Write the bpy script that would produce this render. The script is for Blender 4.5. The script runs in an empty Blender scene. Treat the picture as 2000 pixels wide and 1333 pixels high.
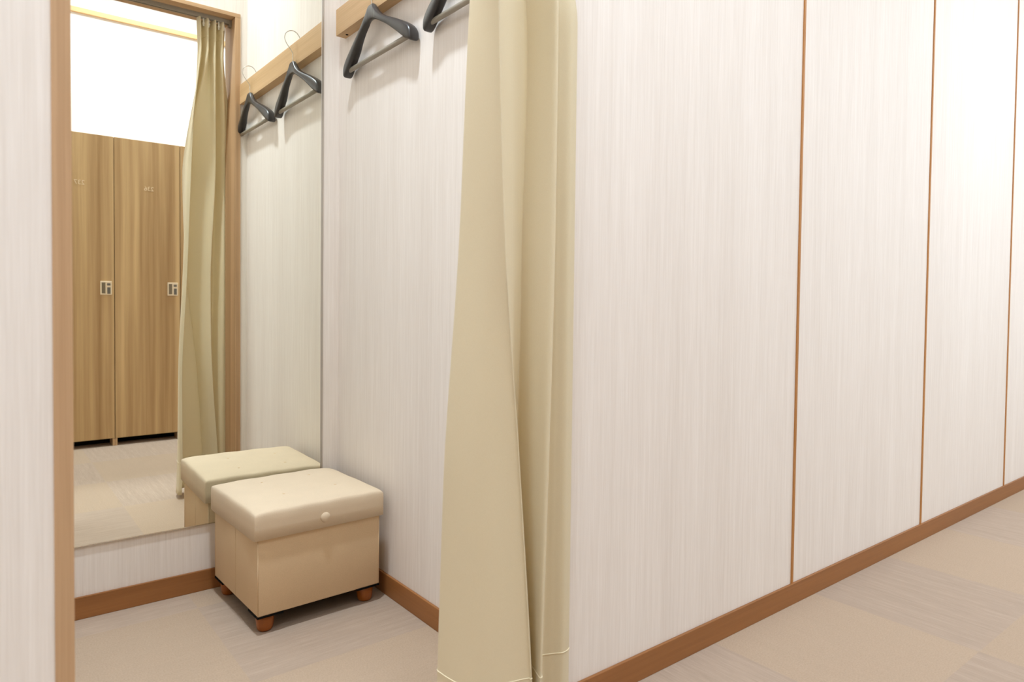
import bpy, bmesh, math, random
from mathutils import Vector, Matrix

random.seed(4)
scene = bpy.context.scene
COL = scene.collection
PI = math.pi

# ------------------------------------------------------------------ layout (metres)
# x runs along the corridor wall, y goes into the fitting room, z up; corridor wall face is y = 0
D = 1.127          # depth of the fitting room (back wall face)
XR = 0.975         # right wall face of the fitting room
XL = 0.052         # left wall face
T = 0.146          # thickness of the front wall
JL0, JL1 = 0.0827, 0.1044      # left jamb
JR0, JR1 = 0.9218, 0.9443      # right jamb
HEAD0, HEAD1 = 2.113, 2.130    # head of the opening
CEIL = 3.0
LOCK_Y = -1.335    # locker fronts
OPP_Y = -1.785     # wall behind the lockers
XMIN, XMAX = -2.3, 6.6
BB_H, BB_T = 0.0615, 0.008


# ------------------------------------------------------------------ helpers
def link(name, bm, mats, parent=None, smooth=False):
    me = bpy.data.meshes.new(name)
    bmesh.ops.recalc_face_normals(bm, faces=bm.faces)
    bm.to_mesh(me)
    bm.free()
    if not isinstance(mats, (list, tuple)):
        mats = [mats]
    for m in mats:
        me.materials.append(m)
    if smooth:
        for p in me.polygons:
            p.use_smooth = True
    o = bpy.data.objects.new(name, me)
    COL.objects.link(o)
    if parent is not None:
        o.parent = parent
    return o


def tag(o, label, cat, group=None):
    o['label'] = label
    o['category'] = cat
    if group:
        o['group'] = group
    return o


def struct(o):
    o['kind'] = 'structure'
    return o


def empty(name, loc, rotz=0.0):
    o = bpy.data.objects.new(name, None)
    o.empty_display_size = 0.05
    o.location = loc
    o.rotation_euler = (0, 0, rotz)
    COL.objects.link(o)
    return o


def add_box(bm, x0, x1, y0, y1, z0, z1, bevel=0.0, seg=2, mat=0):
    vs = [bm.verts.new(p) for p in ((x0, y0, z0), (x1, y0, z0), (x1, y1, z0), (x0, y1, z0),
                                    (x0, y0, z1), (x1, y0, z1), (x1, y1, z1), (x0, y1, z1))]
    fs = [bm.faces.new([vs[i] for i in q]) for q in
          ((0, 3, 2, 1), (4, 5, 6, 7), (0, 1, 5, 4), (1, 2, 6, 5), (2, 3, 7, 6), (3, 0, 4, 7))]
    for f in fs:
        f.material_index = mat
    if bevel > 0:
        es = list({e for f in fs for e in f.edges})
        r = bmesh.ops.bevel(bm, geom=es, offset=bevel, segments=seg, affect='EDGES', profile=0.5)
        for f in r['faces']:
            f.material_index = mat
    return bm


def box(name, x0, x1, y0, y1, z0, z1, mat, parent=None, bevel=0.0, smooth=False):
    bm = bmesh.new()
    add_box(bm, x0, x1, y0, y1, z0, z1, bevel)
    return link(name, bm, mat, parent, smooth)


def catmull(pts, n):
    """sample a Catmull-Rom curve through pts, n steps per span"""
    out = []
    P = [Vector(p) for p in pts]
    P = [P[0] * 2 - P[1]] + P + [P[-1] * 2 - P[-2]]
    for i in range(1, len(P) - 2):
        p0, p1, p2, p3 = P[i - 1], P[i], P[i + 1], P[i + 2]
        for k in range(n):
            t = k / n
            out.append(0.5 * ((2 * p1) + (p2 - p0) * t + (2 * p0 - 5 * p1 + 4 * p2 - p3) * t * t
                              + (3 * p1 - p0 - 3 * p2 + p3) * t ** 3))
    out.append(P[-2].copy())
    return out


def add_tube(bm, pts, r, seg=8, cap=True):
    pts = [Vector(p) for p in pts]
    rings = []
    up = Vector((0.123, 0.456, 0.88)).normalized()
    nrm = None
    for i, p in enumerate(pts):
        t = (pts[min(i + 1, len(pts) - 1)] - pts[max(i - 1, 0)]).normalized()
        if nrm is None:
            nrm = t.orthogonal().normalized()
        nrm = (nrm - t * nrm.dot(t)).normalized()
        b = t.cross(nrm)
        rr = r[i] if isinstance(r, (list, tuple)) else r
        rings.append([bm.verts.new(p + (nrm * math.cos(a) + b * math.sin(a)) * rr)
                      for a in (2 * PI * k / seg for k in range(seg))])
    for a, b in zip(rings, rings[1:]):
        for k in range(seg):
            bm.faces.new((a[k], a[(k + 1) % seg], b[(k + 1) % seg], b[k]))
    if cap:
        bm.faces.new(rings[0][::-1])
        bm.faces.new(rings[-1])
    return bm


def add_lathe(bm, prof, cx=0, cy=0, seg=28, axis='z', base=0.0):
    """prof: (radius, height) list"""
    rings = []
    for r, h in prof:
        ring = []
        for k in range(seg):
            a = 2 * PI * k / seg
            if axis == 'z':
                ring.append(bm.verts.new((cx + r * math.cos(a), cy + r * math.sin(a), base + h)))
            else:   # axis along -y
                ring.append(bm.verts.new((cx + r * math.cos(a), base - h, cy + r * math.sin(a))))
        rings.append(ring)
    for a, b in zip(rings, rings[1:]):
        for k in range(seg):
            bm.faces.new((a[k], a[(k + 1) % seg], b[(k + 1) % seg], b[k]))
    bm.faces.new(rings[0][::-1])
    bm.faces.new(rings[-1])
    return bm


# ------------------------------------------------------------------ materials
def srgb(r, g, b):
    def f(c):
        c /= 255.0
        return c / 12.92 if c <= 0.04045 else ((c + 0.055) / 1.055) ** 2.4
    return (f(r), f(g), f(b), 1.0)


class NT:
    def __init__(self, name):
        self.m = bpy.data.materials.new(name)
        self.m.use_nodes = True
        self.t = self.m.node_tree
        self.n = self.t.nodes
        self.b = self.n['Principled BSDF']

    def add(self, kind, **kw):
        nd = self.n.new(kind)
        for k, v in kw.items():
            setattr(nd, k, v)
        return nd

    def ln(self, a, b):
        self.t.links.new(a, b)

    def val(self, sock, v):
        sock.default_value = v

    def math(self, op, a, b=None, c=None):
        nd = self.add('ShaderNodeMath', operation=op)
        for i, v in enumerate((a, b, c)):
            if v is None:
                continue
            if isinstance(v, (int, float)):
                nd.inputs[i].default_value = v
            else:
                self.ln(v, nd.inputs[i])
        return nd.outputs[0]

    def mix(self, fac, a, b, blend='MIX'):
        nd = self.add('ShaderNodeMix', data_type='RGBA', blend_type=blend)
        for i, v in ((0, fac), (6, a), (7, b)):
            if isinstance(v, (int, float)):
                nd.inputs[i].default_value = v
            elif isinstance(v, tuple):
                nd.inputs[i].default_value = v
            else:
                self.ln(v, nd.inputs[i])
        return nd.outputs[2]

    def comb(self, x, y, z):
        nd = self.add('ShaderNodeCombineXYZ')
        for i, v in enumerate((x, y, z)):
            if isinstance(v, (int, float)):
                nd.inputs[i].default_value = v
            else:
                self.ln(v, nd.inputs[i])
        return nd.outputs[0]

    def noise(self, vec, scale=1.0, detail=3.0, rough=0.55):
        nd = self.add('ShaderNodeTexNoise')
        self.ln(vec, nd.inputs['Vector'])
        nd.inputs['Scale'].default_value = scale
        nd.inputs['Detail'].default_value = detail
        nd.inputs['Roughness'].default_value = rough
        return nd.outputs['Fac']

    def ramp(self, fac, stops):
        nd = self.add('ShaderNodeValToRGB')
        el = nd.color_ramp.elements
        while len(el) < len(stops):
            el.new(0.5)
        for e, (p, c) in zip(el, stops):
            e.position = p
            e.color = c
        self.ln(fac, nd.inputs[0])
        return nd.outputs[0]

    def xyz(self):
        tc = self.add('ShaderNodeTexCoord')
        sp = self.add('ShaderNodeSeparateXYZ')
        self.ln(tc.outputs['Object'], sp.inputs[0])
        return tc.outputs['Object'], sp.outputs[0], sp.outputs[1], sp.outputs[2]

    def bump(self, h, strength, dist):
        nd = self.add('ShaderNodeBump')
        nd.inputs['Strength'].default_value = strength
        nd.inputs['Distance'].default_value = dist
        self.ln(h, nd.inputs['Height'])
        self.ln(nd.outputs[0], self.b.inputs['Normal'])

    def color(self, c):
        if isinstance(c, tuple):
            self.b.inputs['Base Color'].default_value = c
        else:
            self.ln(c, self.b.inputs['Base Color'])

    def rough(self, r, spec=0.5):
        self.b.inputs['Roughness'].default_value = r
        self.b.inputs['Specular IOR Level'].default_value = spec


def plain(name, c, rough=0.5, metal=0.0, spec=0.5):
    k = NT(name)
    k.color(c)
    k.rough(rough, spec)
    k.b.inputs['Metallic'].default_value = metal
    return k.m


def wallpaper(name):
    """pale streaked wallpaper with fine vertical threads"""
    k = NT(name)
    _, x, y, z = k.xyz()
    u = k.math('ADD', x, y)
    fine = k.noise(k.comb(k.math('MULTIPLY', u, 420), 3.3, k.math('MULTIPLY', z, 9)), 1.0, 2.0)
    mid = k.noise(k.comb(k.math('MULTIPLY', u, 95), 7.1, k.math('MULTIPLY', z, 2.2)), 1.0, 3.0)
    wide = k.noise(k.comb(k.math('MULTIPLY', u, 14), 1.7, k.math('MULTIPLY', z, 0.5)), 1.0, 2.0)
    f = k.math('ADD', k.math('ADD', k.math('MULTIPLY', fine, 0.38), k.math('MULTIPLY', mid, 0.37)),
               k.math('MULTIPLY', wide, 0.25))
    c = k.ramp(f, [(0.33, WALL_A), (0.5, WALL_B), (0.66, WALL_C)])
    k.color(c)
    k.rough(0.72, 0.25)
    k.bump(k.math('ADD', fine, mid), 0.12, 0.0006)
    return k.m


def wood(name, dark, light, axis='z', scale=1.0, stripe=0.5, rough=0.5, spec=0.35):
    """straight-grained wood running along one axis"""
    k = NT(name)
    _, x, y, z = k.xyz()
    if axis == 'z':
        a, b, g = x, y, z
    elif axis == 'x':
        a, b, g = z, y, x
    else:
        a, b, g = x, z, y
    wob = k.noise(k.comb(k.math('MULTIPLY', a, 6 * scale), k.math('MULTIPLY', b, 6 * scale), k.math('MULTIPLY', g, 1.1)), 1.0, 2.0)
    a2 = k.math('ADD', a, k.math('MULTIPLY', wob, 0.012 / scale))
    band = k.noise(k.comb(k.math('MULTIPLY', a2, 30 * scale), k.math('MULTIPLY', b, 30 * scale), k.math('MULTIPLY', g, 0.45)), 1.0, 2.5)
    pore = k.noise(k.comb(k.math('MULTIPLY', a2, 300 * scale), k.math('MULTIPLY', b, 300 * scale), k.math('MULTIPLY', g, 5)), 1.0, 2.0)
    f = k.math('ADD', k.math('MULTIPLY', band, 1 - (1 - stripe) * 0.5), k.math('MULTIPLY', pore, (1 - stripe) * 0.5))
    k.color(k.ramp(f, [(0.30, dark), (0.70, light)]))
    k.rough(rough, spec)
    k.bump(pore, 0.06, 0.0005)
    return k.m


WALL_A = srgb(223, 215, 207)
WALL_B = srgb(230, 223, 216)
WALL_C = srgb(237, 231, 225)
M_WALL = wallpaper('streaked_wallpaper')
M_OAK_V = wood('oak_frame_upright', srgb(168, 134, 98), srgb(203, 168, 132), 'z', 1.3, 0.35)
M_OAK_H = wood('oak_frame_crosswise', srgb(168, 134, 98), srgb(203, 168, 132), 'x', 1.3, 0.35)
M_RAIL = wood('oak_hanger_rail', srgb(180, 146, 104), srgb(208, 174, 132), 'y', 1.0, 0.35)
M_BASE_X = wood('brown_skirting_lengthwise', srgb(134, 88, 48), srgb(160, 108, 62), 'x', 0.6, 0.4, 0.45)
M_BASE_Y = wood('brown_skirting_crosswise', srgb(134, 88, 48), srgb(160, 108, 62), 'y', 0.6, 0.4, 0.45)
M_JOINT = wood('orange_brown_joint', srgb(166, 112, 58), srgb(190, 136, 80), 'z', 1.0, 0.4, 0.45)
M_CORNICE = wood('pale_cornice_wood', srgb(212, 172, 118), srgb(228, 190, 138), 'x', 1.0, 0.4)
M_LOCKER = wood('locker_laminate', srgb(158, 123, 80), srgb(212, 180, 132), 'z', 0.75, 0.75, 0.5)
M_CARCASS = plain('locker_edge', srgb(196, 162, 122), 0.55)
M_BLACK = plain('black_recess', (0.004, 0.0035, 0.003, 1), 0.8, spec=0.1)
M_WHITE = plain('white_paint', (0.90, 0.89, 0.87, 1), 0.7, spec=0.2)
M_CEIL = plain('white_ceiling_board', (0.86, 0.85, 0.83, 1), 0.8, spec=0.15)
M_STEEL = plain('polished_steel', (0.62, 0.60, 0.56, 1), 0.16, 1.0)
M_ALU = plain('satin_aluminium', (0.55, 0.53, 0.50, 1), 0.38, 1.0)
M_TRACK = plain('grey_track_metal', srgb(150, 143, 132), 0.45, 0.6)
M_GLIDE = plain('white_nylon', srgb(236, 234, 228), 0.4)
M_HANGER = plain('dark_grey_plastic', (0.028, 0.025, 0.025, 1), 0.33, spec=0.6)
M_BAR = plain('grey_trouser_bar', srgb(150, 142, 128), 0.5, 0.0)
M_LEG = wood('orange_stained_wood', srgb(138, 72, 8), srgb(160, 90, 16), 'z', 1.5, 0.4, 0.32, 0.5)
M_PLATE = plain('cream_lock_plate', srgb(226, 208, 178), 0.45)
M_LOCKREC = plain('lock_recess', srgb(118, 104, 82), 0.5)
M_LOCKDIAL = plain('grey_lock_dial', srgb(104, 98, 90), 0.45)
M_NUM = plain('pale_digits', srgb(232, 212, 178), 0.5)


def fabric(name, c, scale=900, amount=0.12, sheen=0.0):
    k = NT(name)
    co, x, y, z = k.xyz()
    n = k.noise(co, scale, 2.0)
    big = k.noise(co, 9, 2.0)
    d = (c[0] * (1 - amount), c[1] * (1 - amount), c[2] * (1 - amount), 1)
    k.color(k.ramp(k.math('ADD', k.math('MULTIPLY', n, 0.7), k.math('MULTIPLY', big, 0.3)), [(0.3, d), (0.7, c)]))
    k.rough(0.9, 0.12)
    k.b.inputs['Sheen Weight'].default_value = sheen
    k.bump(n, 0.15, 0.0005)
    return k.m


M_LINEN_LIT = fabric('linen_lit', srgb(221, 203, 177), 700, 0.12)  # stool linen, lid tone lightened for light falling from above
M_LINEN_SHADED = fabric('linen_shaded', srgb(216, 190, 155), 700, 0.12)  # same linen with side shade put into the colour, darker and warmer


def curtain_cloth():
    k = NT('cream_curtain_cloth')
    co, x, y, z = k.xyz()
    n = k.noise(co, 1400, 1.0)
    a, b = srgb(233, 222, 193), srgb(239, 230, 204)
    col = k.ramp(n, [(0.3, a), (0.7, b)])
    k.color(col)
    k.rough(0.85, 0.15)
    k.b.inputs['Sheen Weight'].default_value = 0.08
    k.bump(n, 0.05, 0.0004)
    # thin cloth lets a little light through
    tr = k.add('ShaderNodeBsdfTranslucent')
    k.ln(col, tr.inputs['Color'])
    mx = k.add('ShaderNodeMixShader')
    mx.inputs[0].default_value = 0.33
    k.ln(k.b.outputs[0], mx.inputs[1])
    k.ln(tr.outputs[0], mx.inputs[2])
    out = k.n['Material Output']
    k.ln(mx.outputs[0], out.inputs['Surface'])
    return k.m


M_CURTAIN = curtain_cloth()
M_THREAD = plain('hem_thread', srgb(236, 226, 196), 0.8, spec=0.1)


def mirror_mat():
    k = NT('silvered_glass')
    k.color((0.955, 0.965, 0.895, 1))
    k.b.inputs['Metallic'].default_value = 1.0
    k.b.inputs['Roughness'].default_value = 0.0
    return k.m


M_MIRROR = mirror_mat()
M_GLASSEDGE = plain('green_grey_glass_edge', srgb(120, 122, 104), 0.25)


def carpet():
    """half-metre carpet tiles, smooth ones and streaked greyer ones laid as a rough checker"""
    k = NT('carpet_tiles')
    co, x, y, z = k.xyz()
    tx = k.math('DIVIDE', k.math('SUBTRACT', x, 0.5), 0.505)
    ty = k.math('DIVIDE', k.math('SUBTRACT', y, 0.04), 0.482)
    ix = k.math('FLOOR', tx)
    iy = k.math('FLOOR', ty)
    shift = k.math('GREATER_THAN', x, 1.02)
    par = k.math('FLOORED_MODULO', k.math('ADD', k.math('ADD', ix, iy), shift), 2.0)   # 0 / 1
    grey = k.math('SUBTRACT', 1.0, k.math('ABSOLUTE', k.math('SUBTRACT', par, 1.0)))
    indoor = k.math('GREATER_THAN', y, 0.04)
    cell = k.comb(ix, iy, 0.0)
    wn = k.add('ShaderNodeTexWhiteNoise', noise_dimensions='2D')
    k.ln(cell, wn.inputs['Vector'])
    # streaks along x inside the room, along y in the corridor
    def streak(a, b):
        s1 = k.noise(k.comb(k.math('MULTIPLY', a, 14), k.math('MULTIPLY', b, 260), 0.0), 1.0, 3.0)
        s2 = k.noise(k.comb(k.math('MULTIPLY', a, 3), k.math('MULTIPLY', b, 60), 4.0), 1.0, 2.0)
        return k.math('ADD', k.math('MULTIPLY', s1, 0.6), k.math('MULTIPLY', s2, 0.4))
    sx, sy = streak(x, y), streak(y, x)
    nd = k.add('ShaderNodeMix', data_type='FLOAT')
    k.ln(indoor, nd.inputs[0]); k.ln(sy, nd.inputs[2]); k.ln(sx, nd.inputs[3])
    st = nd.outputs[0]
    loop = k.noise(co, 260, 2.0)
    grey_c = k.ramp(st, [(0.32, CARPET_G0), (0.52, CARPET_G1), (0.68, CARPET_G2)])
    lite_c = k.ramp(k.math('ADD', k.math('MULTIPLY', loop, 0.75), k.math('MULTIPLY', st, 0.25)), [(0.3, CARPET_L0), (0.7, CARPET_L1)])
    c = k.mix(grey, lite_c, grey_c)
    v = k.math('ADD', 0.975, k.math('MULTIPLY', wn.outputs['Value'], 0.05))
    hs = k.add('ShaderNodeHueSaturation')
    k.ln(v, hs.inputs['Value'])
    k.ln(c, hs.inputs['Color'])
    k.color(hs.outputs[0])
    k.rough(0.95, 0.08)
    k.bump(k.math('ADD', loop, st), 0.35, 0.002)
    return k.m


CARPET_G0 = srgb(165, 147, 130)
CARPET_G1 = srgb(173, 154, 137)
CARPET_G2 = srgb(181, 162, 144)
CARPET_L0 = srgb(168, 148, 127)
CARPET_L1 = srgb(182, 161, 140)
M_CARPET = carpet()


LAMP = (0.89, 1.025, 1.165)

# ------------------------------------------------------------------ the setting
struct(box('floor', XMIN, XMAX, OPP_Y - 0.1, D + 0.1, -0.08, 0.0, M_CARPET))
struct(box('ceiling', XMIN, XMAX, OPP_Y - 0.1, D + 0.1, CEIL, CEIL + 0.08, M_CEIL))
struct(box('wall_back', XL - 0.1, XR + 0.1, D, D + 0.1, 0.0, CEIL, M_WALL))
struct(box('wall_right', XR, XR + 0.1, T, D, 0.0, CEIL, M_WALL))
struct(box('wall_left', XL - 0.1, XL, T, D, 0.0, CEIL, M_WALL))
# the long front wall: left piece, lintel over the opening, panelled run along the corridor
struct(box('wall_front', XMIN, JL0, 0.0, T, 0.0, CEIL, M_WALL))
struct(box('wall_lintel', JL0, JR1, 0.0, T, HEAD1, CEIL, M_WALL))
STRIPS = (1.890, 2.800, 3.719, 4.629, 5.539)
SW = 0.009
bm = bmesh.new()
edges = [JR1] + [v for s in STRIPS for v in (s - SW / 2, s + SW / 2)] + [XMAX]
for a, b in zip(edges[0::2], edges[1::2]):
    add_box(bm, a, b, 0.0, T, 0.0, CEIL)
struct(link('wall_corridor', bm, M_WALL))
for i, s in enumerate(STRIPS):
    # narrow wooden rib covering the joint between two panels
    bm = bmesh.new()
    add_box(bm, s - SW / 2, s + SW / 2, -0.004, 0.02, BB_H - 0.0005, CEIL, 0.0006)
    struct(link('trim_%d' % (i + 1), bm, M_JOINT))
struct(box('wall_opposite', XMIN, XMAX, OPP_Y - 0.1, OPP_Y, 0.0, CEIL, M_WHITE))
struct(box('wall_end', XMAX, XMAX + 0.1, OPP_Y - 0.1, D + 0.1, 0.0, CEIL, M_WALL))
struct(box('wall_entry', XMIN - 0.1, XMIN, OPP_Y - 0.1, D + 0.1, 0.0, CEIL, M_WALL))
struct(box('trim_7', XMIN, XMAX, OPP_Y, OPP_Y + 0.022, 2.648, 2.677, M_CORNICE))

for nm, a in (('baseboard_corridor', (JR1 + 0.001, XMAX, -BB_T, 0.0)), ('baseboard_front', (XMIN, JL0 - 0.001, -BB_T, 0.0)),
              ('baseboard_back', (XL, XR, D - BB_T, D)), ('baseboard_right', (XR - BB_T, XR, T, D - BB_T)),
              ('baseboard_left', (XL, XL + BB_T, T, D - BB_T))):
    struct(box(nm, a[0], a[1], a[2], a[3], 0.0, BB_H, M_BASE_Y if nm.endswith(('right', 'left')) else M_BASE_X, None, 0.0015))

# wooden frame lining the opening
door = struct(empty('door_1', (0, 0, 0)))
box('jamb', JL0, JL1, -0.002, T + 0.004, 0.0, HEAD0, M_OAK_V, door, 0.001)
box('jamb', JR0, JR1, -0.002, T + 0.004, 0.0, HEAD0, M_OAK_V, door, 0.001)
box('head', JL0, JR1, -0.002, T + 0.004, HEAD0, HEAD1, M_OAK_H, door, 0.001)

# ------------------------------------------------------------------ lamps of the place
def ceiling_lamp(x, y, lx, ly, mat, label, group=None):
    t = empty('ceiling_light', (x, y, CEIL))
    tag(t, label, 'ceiling light', group)
    bm = bmesh.new()
    w = 0.018
    for a in ((-lx, lx, -ly, -ly + w), (-lx, lx, ly - w, ly), (-lx, -lx + w, -ly + w, ly - w), (lx - w, lx, -ly + w, ly - w)):
        add_box(bm, a[0], a[1], a[2], a[3], -0.02, 0.0)
    link('frame', bm, M_WHITE, t)
    box('reflector', -lx + w, lx - w, -ly + w, ly - w, -0.006, 0.0, mat, t)
    # louvred panel lamp: bright sheet with a wide downward beam
    ld = bpy.data.lights.new('lamp', 'AREA')
    ld.shape = 'RECTANGLE'
    ld.size = 2 * (lx - w)
    ld.size_y = 2 * (ly - w)
    ld.energy = 27.8
    ld.color = LAMP
    ld.spread = math.radians(150)
    lo = bpy.data.objects.new('lamp', ld)
    COL.objects.link(lo)
    lo.parent = t
    lo.location = (0, 0, -0.014)
    return t


# recessed downlight of the fitting room: trim ring, white reflector, lamp with a wide downward beam
dl = empty('downlight', (0.44, 0.38, CEIL))
tag(dl, 'small round white downlight in the ceiling of the fitting room', 'ceiling light')
bm = bmesh.new()
prof = [(0.066, 0.0), (0.080, 0.0), (0.080, -0.006), (0.066, -0.006), (0.066, 0.0)]
rings = [[bm.verts.new((r_ * math.cos(2 * PI * k / 32), r_ * math.sin(2 * PI * k / 32), h_)) for k in range(32)] for r_, h_ in prof[:4]]
for i in range(4):
    a_, b_ = rings[i], rings[(i + 1) % 4]
    for k in range(32):
        bm.faces.new((a_[k], a_[(k + 1) % 32], b_[(k + 1) % 32], b_[k]))
link('trim_ring', bm, M_WHITE, dl, False)
ld = bpy.data.lights.new('lamp', 'AREA')
ld.shape = 'DISK'
ld.size = 0.125
ld.energy = 12.2
ld.color = (0.885, 1.0, 1.10)
ld.spread = math.radians(96)
lo = bpy.data.objects.new('lamp', ld)
COL.objects.link(lo)
lo.parent = dl
lo.location = (0, 0, -0.004)
for i, x in enumerate((-1.45, 0.95, 3.45, 5.85)):
    ceiling_lamp(x, -1.2, 0.62, 0.20, M_WHITE, 'long white ceiling panel light above the corridor',
                 'corridor ceiling lights')

# ------------------------------------------------------------------ mirror
MX0, MX1, MZ0, MZ1, MT = 0.10, 0.910, 0.2015, 2.02, 0.006
mir = empty('wall_mirror', (0, D, MZ0))
tag(mir, 'tall frameless wall mirror on the back wall of the fitting room', 'mirror')
bm = bmesh.new()
add_box(bm, MX0, MX1, -MT, -0.0005, 0.0, MZ1 - MZ0)
for f in bm.faces:
    f.material_index = 0 if f.calc_center_median().y < -MT + 1e-5 else 1
link('mirror_glass', bm, [M_MIRROR, M_GLASSEDGE], mir)
bm = bmesh.new()
add_box(bm, MX1, MX1 + 0.0075, -MT - 0.001, -0.0005, 0.0, MZ1 - MZ0, 0.0008)
s_ = link('side_channel', bm, M_ALU, mir)
s_['label'] = 'thin grey metal edge strip'
bm = bmesh.new()
add_box(bm, MX0, MX1 + 0.0075, -MT - 0.0015, -0.0005, -0.0025, 0.0, 0.0006)
s_ = link('bottom_channel', bm, M_STEEL, mir)
s_['label'] = 'thin shiny metal bottom strip'

# ------------------------------------------------------------------ hanger rail
RX = XR - 0.034
RZ0, RZ1 = 1.737, 1.821
RY0, RY1 = T + 0.004, 1.078
rail = empty('hanger_rail', (XR, 0, RZ0))
tag(rail, 'pale oak board rail on the right wall of the fitting room', 'hanger rail')
bm = bmesh.new()
H = RZ1 - RZ0
sec = [(-0.034, 0), (0, 0), (0, H), (-0.007, H), (-0.007, H - 0.016), (-0.018, H - 0.016), (-0.018, H), (-0.034, H)]
ends = []
for y in (RY0, RY1):
    ends.append([bm.verts.new((p[0], y, p[1])) for p in sec])
n = len(sec)
for i in range(n):
    bm.faces.new((ends[0][i], ends[0][(i + 1) % n], ends[1][(i + 1) % n], ends[1][i]))
bm.faces.new(ends[0][::-1])
bm.faces.new(ends[1])
link('board', bm, M_RAIL, rail)
for y in (RY1 - 0.035, RY0 + 0.035):
    bm = bmesh.new()
    add_lathe(bm, [(0.0045, -0.0012), (0.0045, 0.002)], -0.012, y, 16)
    o = link('screw_hole', bm, M_BLACK, rail)  # black disc standing in for the dark inside a screw hole


# ------------------------------------------------------------------ coat hangers
def make_hanger(y0, label):
    t = empty('coat_hanger', (0.936, y0, 1.747))
    tag(t, label, 'coat hanger', 'coat hangers on the rail')
    prof = [  # |y|, top, bottom, centre x, half thickness
        (0.0, 0.000, -0.047, -0.004, 0.0080), (0.010, 0.000, -0.0475, -0.004, 0.0080), (0.017, -0.003, -0.049, -0.004, 0.0084),
        (0.026, -0.013, -0.052, -0.0035, 0.0090), (0.038, -0.027, -0.057, -0.003, 0.0105),
        (0.067, -0.048, -0.071, -0.001, 0.0115), (0.100, -0.064, -0.089, 0.003, 0.0130), (0.132, -0.077, -0.110, 0.008, 0.0150),
        (0.165, -0.092, -0.133, 0.011, 0.0155), (0.190, -0.105, -0.150, 0.0135, 0.0165), (0.208, -0.116, -0.160, 0.0155, 0.0168),
        (0.219, -0.127, -0.164, 0.0165, 0.0165), (0.2245, -0.138, -0.164, 0.017, 0.0145), (0.2265, -0.146, -0.162, 0.017, 0.009)]
    prof = [(p[0] * 0.935, p[1] * 0.965, p[2] * 0.965) + p[3:] for p in prof]
    st = [(-p[0],) + p[1:] for p in prof[:0:-1]] + prof
    # resample smoothly along the span
    cs = catmull([Vector((p[0], p[1], p[2])) for p in st], 3)
    ct = catmull([Vector((p[3], p[4], 0)) for p in st], 3)
    bm = bmesh.new()
    rings = []
    N = 20
    for c, d in zip(cs, ct):
        zc, hz = (c.y + c.z) / 2, max((c.y - c.z) / 2, 0.003)
        ring = []
        for k in range(N):
            a = 2 * PI * k / N
            ca, sa = math.cos(a), math.sin(a)
            e = 0.55
            ring.append(bm.verts.new((d.x + d.y * math.copysign(abs(ca) ** e, ca), c.x,
                                      zc + hz * math.copysign(abs(sa) ** e, sa))))
        rings.append(ring)
    for a, b in zip(rings, rings[1:]):
        for k in range(N):
            bm.faces.new((a[k], a[(k + 1) % N], b[(k + 1) % N], b[k]))
    bm.faces.new(rings[0][::-1])
    bm.faces.new(rings[-1])
    link('body', bm, M_HANGER, t, True)
    bm = bmesh.new()
    add_tube(bm, [(0.0135, -0.194, -0.141), (0.0135, 0.194, -0.141)], 0.0072, 14)
    o = link('trouser_bar', bm, M_BAR, t, True)
    o['label'] = 'straight grey trouser bar'
    hook = [(-0.004, 0, -0.004), (-0.004, 0, 0.016), (-0.004, 0, 0.030), (-0.013, -0.001, 0.045), (-0.026, -0.002, 0.062),
            (-0.033, -0.003, 0.080), (-0.029, -0.003, 0.098), (-0.017, -0.002, 0.109), (-0.003, 0, 0.112),
            (0.010, 0.001, 0.107), (0.020, 0.002, 0.094), (0.0252, 0.002, 0.078), (0.0262, 0.002, 0.0600)]
    bm = bmesh.new()
    add_tube(bm, catmull(hook, 6), 0.0016, 8)
    o = link('hook', bm, M_STEEL, t, True)
    o['label'] = 'thin silver wire hook'
    return t


make_hanger(0.807, 'dark grey suit hanger nearer the mirror, deeper in the room')
make_hanger(0.317, 'dark grey suit hanger nearer the curtain, partly cut off by it')

# ------------------------------------------------------------------ storage ottoman
ott = empty('storage_ottoman', (0.751, 0.915, 0.0), 0.033)
tag(ott, 'cream fabric storage stool with padded lid in the room corner', 'stool')
LW, LD, BW, BD = 0.187, 0.181, 0.177, 0.175
ZT, ZL, ZB = 0.334, 0.253, 0.049
# body: four upholstered panels, slightly rounded, with folding seams on the two sides
bm = bmesh.new()
add_box(bm, -BW, BW, -BD, BD, ZB, ZL + 0.012, 0.004, 3)
body = link('body', bm, M_LINEN_SHADED, ott, True)
for sx in (-1, 1):
    bm = bmesh.new()
    add_tube(bm, [(sx * BW, -0.005, ZB + 0.004), (sx * BW, -0.005, ZL)], 0.0011, 6)
    link('seam', bm, M_LINEN_SHADED, body, True)
for sx in (-1, 1):
    for sy in (-1, 1):
        bm = bmesh.new()
        add_tube(bm, [(sx * (BW - 0.0008), sy * (BD - 0.0008), ZB + 0.003), (sx * (BW - 0.0008), sy * (BD - 0.0008), ZL)], 0.0016, 8)
        link('seam', bm, M_LINEN_SHADED, body, True)
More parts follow.
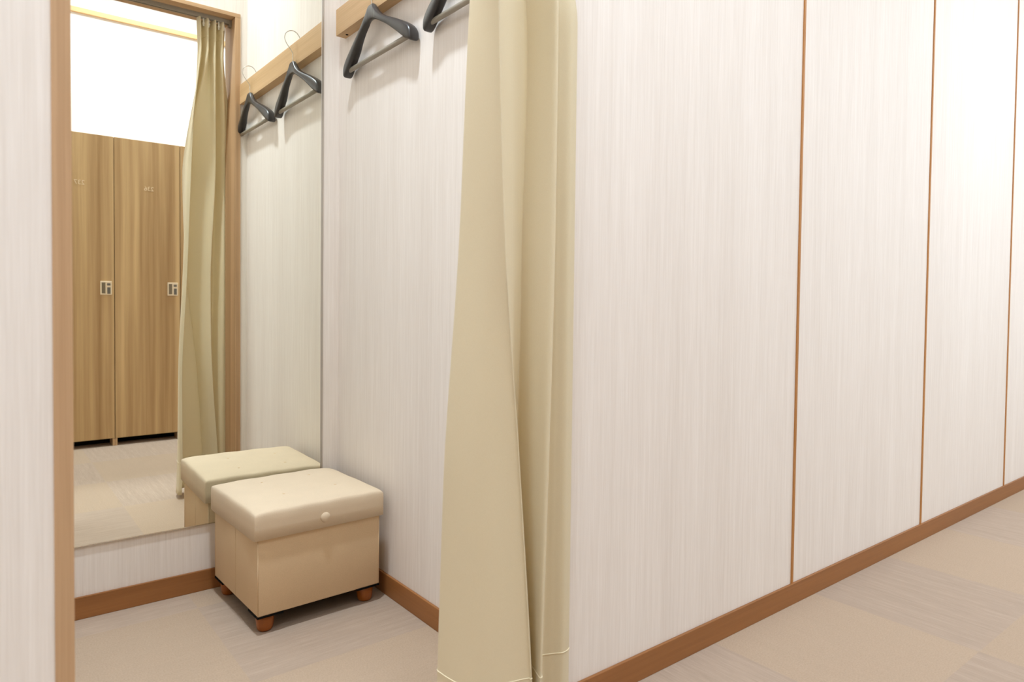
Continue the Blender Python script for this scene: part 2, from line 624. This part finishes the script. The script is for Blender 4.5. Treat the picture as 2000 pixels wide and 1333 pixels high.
# black base board with corner brackets
bm = bmesh.new()
add_box(bm, -BW + 0.006, BW - 0.006, -BD + 0.006, BD - 0.006, ZB - 0.003, ZB + 0.002)
for sx in (-1, 1):
    for sy in (-1, 1):
        cx, cy = sx * (BW - 0.034), sy * (BD - 0.034)
        add_box(bm, cx - 0.035, cx + 0.035, cy - 0.035, cy + 0.035, ZB - 0.004, ZB + 0.001)
link('base_board', bm, M_BLACK, ott)
for sx in (-1, 1):
    for sy in (-1, 1):
        bm = bmesh.new()
        add_lathe(bm, [(0.013, 0.0), (0.0175, 0.002), (0.0205, 0.007), (0.0225, 0.018), (0.0235, 0.032), (0.0235, ZB - 0.004)],
                  sx * (BW - 0.030), sy * (BD - 0.030), 28)
        o = link('leg', bm, M_LEG, ott, True)
        if sx < 0 and sy < 0:
            o['label'] = 'short round orange-brown wooden foot'
# lid: skirt and padded top
TUFTS = [(-0.066, 0.096), (0.082, 0.100), (0.096, -0.055), (-0.062, -0.060)]


def lid_z(u, v):
    e = (1 - abs(u) ** 5) * (1 - abs(v) ** 5)
    z = ZT - 0.014 + 0.014 * max(e, 0) ** 0.42
    x, y = u * LW, v * LD
    for a, b in TUFTS:
        d = math.hypot(x - a, y - b)
        z -= 0.0028 * math.exp(-(d / 0.010) ** 2) + 0.0018 * math.exp(-(d / 0.035) ** 2)
    z += 0.0007 * math.sin(x * 60 + 1) * math.sin(y * 45)
    return z


bm = bmesh.new()
N = 56
def sp(i):
    t = -1 + 2 * i / N
    return math.copysign(1 - (1 - abs(t)) ** 1.35, t)
def outline(u, v):
    # gently bowed edges, rounded corners
    x, y = u * LW, v * LD
    k = max(0.0, abs(u) - 0.90) * max(0.0, abs(v) - 0.90) / 0.01
    s = 1 - 0.009 * k
    return x * s, y * s
g = {}
for i in range(N + 1):
    for j in range(N + 1):
        u, v = sp(i), sp(j)
        x, y = outline(u, v)
        g[i, j] = bm.verts.new((x, y, lid_z(u, v)))
for i in range(N):
    for j in range(N):
        bm.faces.new((g[i, j], g[i + 1, j], g[i + 1, j + 1], g[i, j + 1]))
rim = [g[i, 0] for i in range(N)] + [g[N, j] for j in range(N)] + [g[i, N] for i in range(N, 0, -1)] + [g[0, j] for j in range(N, 0, -1)]
def drop(prev, dz, grow, inset=0.0):
    new = []
    for v0 in prev:
        x, y = v0.co.x, v0.co.y
        new.append(bm.verts.new((x * grow, y * grow, dz)))
    for k in range(len(prev)):
        a, b = prev[k], prev[(k + 1) % len(prev)]
        c, d = new[(k + 1) % len(prev)], new[k]
        bm.faces.new((a, b, c, d))
    return new
r1 = drop(rim, ZT - 0.019, 1.009)
r2 = drop(r1, ZT - 0.036, 1.003)
r3 = drop(r2, ZL + 0.03, 0.998)
r4 = drop(r3, ZL, 1.0)
r5 = drop(r4, ZL, 0.955)
bm.faces.new(r5)
lid = link('lid', bm, M_LINEN_LIT, ott, True)
bm = bmesh.new()
add_lathe(bm, [(0.0135, 0.0), (0.0140, 0.003), (0.0125, 0.0065), (0.008, 0.009), (0.002, 0.0098)], 0.006, 0.281, 24, 'y', -LD * 1.0)
o = link('button', bm, M_LINEN_LIT, lid, True)
o['label'] = 'round covered pull button'
for a, b in TUFTS:
    bm = bmesh.new()
    add_lathe(bm, [(0.0042, 0.0), (0.0042, 0.0012), (0.0022, 0.0022)], a, b, 14, 'z', lid_z(a / LW, b / LD) - 0.0004)
    link('tuft', bm, M_LINEN_SHADED, lid, True)
for sx in (-1, 1):
    for sy in (-1, 1):
        bm = bmesh.new()
        add_tube(bm, [(sx * LW * 0.985, sy * LD * 0.985, ZT - 0.020), (sx * LW * 0.991, sy * LD * 0.991, ZT - 0.030),
                      (sx * LW * 0.984, sy * LD * 0.984, ZT - 0.045), (sx * LW * 0.981, sy * LD * 0.981, ZL + 0.002)],
                 [0.0008, 0.0016, 0.0012, 0.0008], 6)
        link('lid_seam', bm, M_LINEN_LIT, lid, True)

# ------------------------------------------------------------------ curtain track and curtain
TRY = 0.090
tr = empty('curtain_track', (0, TRY, HEAD0))
tag(tr, 'slim grey metal curtain track under the wooden door head', 'curtain track')
bm = bmesh.new()
add_box(bm, JL1, JR0, -0.010, 0.010, -0.005, 0.0)
add_box(bm, JL1, JR0, -0.010, -0.0075, -0.016, -0.005)
add_box(bm, JL1, JR0, 0.0075, 0.010, -0.016, -0.005)
add_box(bm, JL1, JR0, -0.010, -0.003, -0.018, -0.016)
add_box(bm, JL1, JR0, 0.003, 0.010, -0.018, -0.016)
link('profile', bm, M_TRACK, tr)
box('end_cap', JR0 - 0.012, JR0, -0.011, 0.011, -0.030, 0.0, M_TRACK, tr, 0.001)

# plan of the folds at five heights; every row has the same 17 points from leading edge to wall side
TOPX = [0.778 + (0.905 - 0.778) * i / 16 for i in range(17)]
TOPY = [TRY + (0.0, 0.026, 0.002, -0.022)[i % 4] for i in range(17)]
TOPY[16] = 0.055
END = [(0.930, -0.020), (0.952, -0.030), (0.974, -0.022), (0.962, -0.008)]
ROWS = [
    (2.092, list(zip(TOPX, TOPY))),
    (1.950, [(x * 0.92 + 0.066, y) for x, y in zip(TOPX, TOPY)]),
    (1.460, [(0.7650, 0.0500), (0.7517, 0.0360), (0.7523, -0.0080), (0.7522, -0.0430), (0.7528, -0.0500), (0.7597, -0.0470), (0.8079, -0.0200), (0.8553, 0.0080), (0.8712, 0.0180), (0.8750, 0.0130), (0.8799, -0.0250), (0.8890, -0.0580), (0.9157, -0.0160)] + END),
    (0.982, [(0.7468, 0.0520), (0.7331, 0.0370), (0.7494, -0.0120), (0.7671, -0.0500), (0.7696, -0.0560), (0.7778, -0.0500), (0.8121, -0.0280), (0.8407, -0.0080), (0.8540, 0.0020), (0.8585, -0.0020), (0.8688, -0.0350), (0.8864, -0.0600), (0.9147, -0.0160)] + END),
    (0.567, [(0.7245, 0.0600), (0.7119, 0.0460), (0.7389, -0.0220), (0.8042, -0.0500), (0.8088, -0.0550), (0.8172, -0.0400), (0.8353, -0.0080), (0.8553, 0.0120), (0.8606, 0.0120), (0.8614, 0.0000), (0.8664, -0.0350), (0.8732, -0.0650), (0.9070, -0.0160)] + END),
    (0.135, [(0.7220, 0.0750), (0.7088, 0.0600), (0.7300, -0.0250), (0.8287, -0.0600), (0.8364, -0.0660), (0.8477, -0.0450), (0.8636, -0.0150), (0.8830, 0.0050), (0.8865, 0.0060), (0.8727, -0.0200), (0.8604, -0.0500), (0.8532, -0.0750), (0.8992, -0.0160)] + END),
    (0.020, [(0.7180, 0.0750), (0.7048, 0.0600), (0.7260, -0.0290), (0.8247, -0.0640), (0.8364, -0.0660), (0.8477, -0.0450), (0.8636, -0.0150), (0.8830, 0.0050), (0.8865, 0.0060), (0.8727, -0.0200), (0.8604, -0.0500), (0.8532, -0.0750), (0.8992, -0.0160)] + END),
]


def hermite_z(z):
    """plan control points at height z (smooth through the rows)"""
    zs = [r[0] for r in ROWS]
    for i in range(len(zs) - 1):
        if zs[i] >= z >= zs[i + 1]:
            break
    h = zs[i] - zs[i + 1]
    t = (zs[i] - z) / h
    out = []
    for k in range(17):
        p1, p2 = Vector(ROWS[i][1][k]), Vector(ROWS[i + 1][1][k])
        def slope(j):
            if j == 0 or j == len(zs) - 1:
                a, b = (0, 1) if j == 0 else (j - 1, j)
            else:
                a, b = j - 1, j + 1
            return (Vector(ROWS[b][1][k]) - Vector(ROWS[a][1][k])) / (zs[a] - zs[b])
        m1, m2 = slope(i) * h, slope(i + 1) * h
        # keep it from overshooting
        d = p2 - p1
        for c in (0, 1):
            for m in (m1, m2):
                if m[c] * d[c] <= 0:
                    m[c] = 0.0
                elif abs(m[c]) > 2.5 * abs(d[c]):
                    m[c] = 2.5 * d[c]
        t2, t3 = t * t, t ** 3
        out.append(p1 * (2 * t3 - 3 * t2 + 1) + m1 * (t3 - 2 * t2 + t) + p2 * (-2 * t3 + 3 * t2) + m2 * (t3 - t2))
    return out


def fold_line(z, n=9):
    return [Vector((p.x, p.y, z)) for p in catmull([Vector((q.x, q.y, 0)) for q in hermite_z(z)], n)]


NZ = 90
bm = bmesh.new()
rows = []
for i in range(NZ + 1):
    z = 2.092 + (0.020 - 2.092) * i / NZ
    rows.append([bm.verts.new(p) for p in fold_line(z)])
for a, b in zip(rows, rows[1:]):
    for k in range(len(a) - 1):
        bm.faces.new((a[k], a[k + 1], b[k + 1], b[k]))
cur = empty('curtain', (0, 0, 0.020))
tag(cur, 'cream fabric curtain gathered at the right of the fitting room opening', 'curtain')
for v in bm.verts:
    v.co.z -= 0.020
cl = link('cloth', bm, M_CURTAIN, cur, True)
sol = cl.modifiers.new('thickness', 'SOLIDIFY')
sol.thickness = 0.0016
sol.offset = 0.0
# stitched hem near the floor, stitched heading near the track
for nm, z in (('hem_stitching', 0.160), ('heading_stitching', 2.015)):
    bm = bmesh.new()
    pts = fold_line(z)
    nrm = []
    for i in range(len(pts)):
        d = (pts[min(i + 1, len(pts) - 1)] - pts[max(i - 1, 0)]).normalized()
        nrm.append(Vector((d.y, -d.x, 0)))
    for s in (1, -1):
        add_tube(bm, [p + q * 0.0009 * s - Vector((0, 0, 0.020)) for p, q in zip(pts, nrm)], 0.0011, 5)
    link(nm, bm, M_THREAD, cur, True)
for k in range(6):
    x = 0.785 + 0.021 * k
    bm = bmesh.new()
    add_box(bm, x - 0.003, x + 0.003, TRY - 0.0025, TRY + 0.0025, 2.062, HEAD0 - 0.0185 + 0.004, 0.0008)
    add_box(bm, x - 0.0045, x + 0.0045, TRY - 0.004, TRY + 0.004, 2.070, 2.078, 0.001)
    for v in bm.verts:
        v.co.z -= 0.020
    o = link('glider', bm, M_GLIDE, cur)
    if k == 0:
        o['label'] = 'small white curtain glider'

# ------------------------------------------------------------------ lockers across the corridor (seen in the mirror)
LP = 0.3575
LX0 = 0.669 - 3 * LP
LTOP, LBOT = 1.820, 0.045


def number_mesh(text, size):
    cu = bpy.data.curves.new('digits', 'FONT')
    cu.body = text
    cu.size = size
    cu.align_x = 'CENTER'
    cu.align_y = 'CENTER'
    cu.extrude = 0.0006
    tmp = bpy.data.objects.new('digits', cu)
    COL.objects.link(tmp)
    dg = bpy.context.evaluated_depsgraph_get()
    me = bpy.data.meshes.new_from_object(tmp.evaluated_get(dg))
    bpy.data.objects.remove(tmp)
    bpy.data.curves.remove(cu)
    return me


def make_locker(i):
    x0 = LX0 + i * LP
    num = 239 - i
    # local frame: origin on the floor at the middle of the front, y towards the corridor wall
    t = empty('locker', (x0 + LP / 2, LOCK_Y, 0))
    tag(t, 'tall wood-grain locker numbered %d across the corridor' % num, 'locker', 'row of lockers')
    w = LP / 2 - 0.0006
    bm = bmesh.new()
    depth = OPP_Y - LOCK_Y + 0.012
    for s in (-1, 1):
        a, b = sorted((s * w, s * (w - 0.0115)))
        add_box(bm, a, b, depth, -0.0015 - 0.019, 0.0, LTOP)
        add_box(bm, a, b, -0.0205, -0.0015, 0.0, LBOT - 0.002)      # panel foot reaching the front
    add_box(bm, -w + 0.0115, w - 0.0115, depth, -0.0205, LTOP - 0.018, LTOP)
    add_box(bm, -w + 0.0115, w - 0.0115, depth, -0.0205, LBOT, LBOT + 0.018)
    add_box(bm, -w + 0.0115, w - 0.0115, depth, depth + 0.006, LBOT + 0.018, LTOP - 0.018)
    link('carcass', bm, M_CARCASS, t)
    bm = bmesh.new()
    add_box(bm, -w + 0.0115, w - 0.0115, -0.12, -0.112, 0.0, LBOT)
    o = link('plinth', bm, M_BLACK, t)
    o['label'] = 'black recessed plinth'
    bm = bmesh.new()
    add_box(bm, -w + 0.0012, w - 0.0012, -0.019, 0.0, LBOT, LTOP, 0.0008)
    d = link('door', bm, M_LOCKER_VAR[i % 3], t)
    # lock plate at the right side as mirrored (larger x)
    lx = LP / 2 - 0.0435
    lk = box('lock', lx - 0.0295, lx + 0.0295, -0.0005, 0.007, 0.893, 0.974, M_PLATE, d, 0.003)
    box('finger_recess', lx - 0.0225, lx - 0.0035, 0.0055, 0.0074, 0.902, 0.966, M_LOCKREC, d, 0.0006)
    bm = bmesh.new()
    add_box(bm, lx + 0.0055, lx + 0.0225, 0.0055, 0.0078, 0.900, 0.938, 0.0008)
    add_box(bm, lx + 0.0045, lx + 0.0225, 0.0055, 0.0074, 0.948, 0.962, 0.0008)
    link('dial', bm, M_LOCKDIAL, d)
    me = number_mesh(str(num), 0.036)
    me.materials.append(M_NUM)
    o = bpy.data.objects.new('number', me)
    COL.objects.link(o)
    o.parent = d
    o.location = (0.0055, 0.0008, 1.535)
    o.rotation_euler = (PI / 2, 0, PI)
    return t


M_LOCKER_VAR = []
for s in range(3):
    m = M_LOCKER.copy()
    m.name = 'locker_laminate'
    # each board cut from another stretch of the same laminate
    for nd in m.node_tree.nodes:
        if nd.type == 'TEX_COORD':
            mp = m.node_tree.nodes.new('ShaderNodeMapping')
            mp.inputs['Location'].default_value = (1.37 * s + 0.2, 0.0, 0.9 * s)
            outs = [l for l in m.node_tree.links if l.from_node == nd]
            tgt = [l.to_socket for l in outs]
            for l in outs:
                m.node_tree.links.remove(l)
            m.node_tree.links.new(nd.outputs['Object'], mp.inputs['Vector'])
            for s_ in tgt:
                m.node_tree.links.new(mp.outputs[0], s_)
            break
    M_LOCKER_VAR.append(m)

for i in range(6):
    make_locker(i)

# ------------------------------------------------------------------ camera
F_PX = 1339.83
yaw, pitch, roll = 0.6688, 0.0281, 0.0114
f = Vector((math.sin(yaw) * math.cos(pitch), math.cos(yaw) * math.cos(pitch), -math.sin(pitch)))
r = Vector((math.cos(yaw), -math.sin(yaw), 0))
u = r.cross(f)
r, u = r * math.cos(roll) + u * math.sin(roll), -r * math.sin(roll) + u * math.cos(roll)
cam = bpy.data.cameras.new('camera')
cam.sensor_width = 36.0
cam.lens = F_PX / 2000 * 36.0
cam.shift_y = -39.0 / 2000
cam.clip_start = 0.05
cam.dof.use_dof = True
cam.dof.focus_distance = 2.1
cam.dof.aperture_fstop = 4.5
co = bpy.data.objects.new('camera', cam)
COL.objects.link(co)
M = Matrix((r, u, -f)).transposed().to_4x4()
M.translation = Vector((0, -1.0519, 0.88))
co.matrix_world = M
scene.camera = co

# ------------------------------------------------------------------ world and view
w = bpy.data.worlds.new('world')
w.use_nodes = True
w.node_tree.nodes['Background'].inputs[0].default_value = (0.9, 0.9, 1.0, 1)
w.node_tree.nodes['Background'].inputs[1].default_value = 0.05
scene.world = w
scene.view_settings.view_transform = 'Standard'
scene.view_settings.look = 'None'
scene.view_settings.gamma = 1.0
scene.view_settings.use_curve_mapping = False
scene.view_settings.exposure = 0.0
scene.cycles.max_bounces = 12
scene.cycles.diffuse_bounces = 8
scene.cycles.glossy_bounces = 6
scene.cycles.use_denoising = True
scene.cycles.sample_clamp_indirect = 8.0
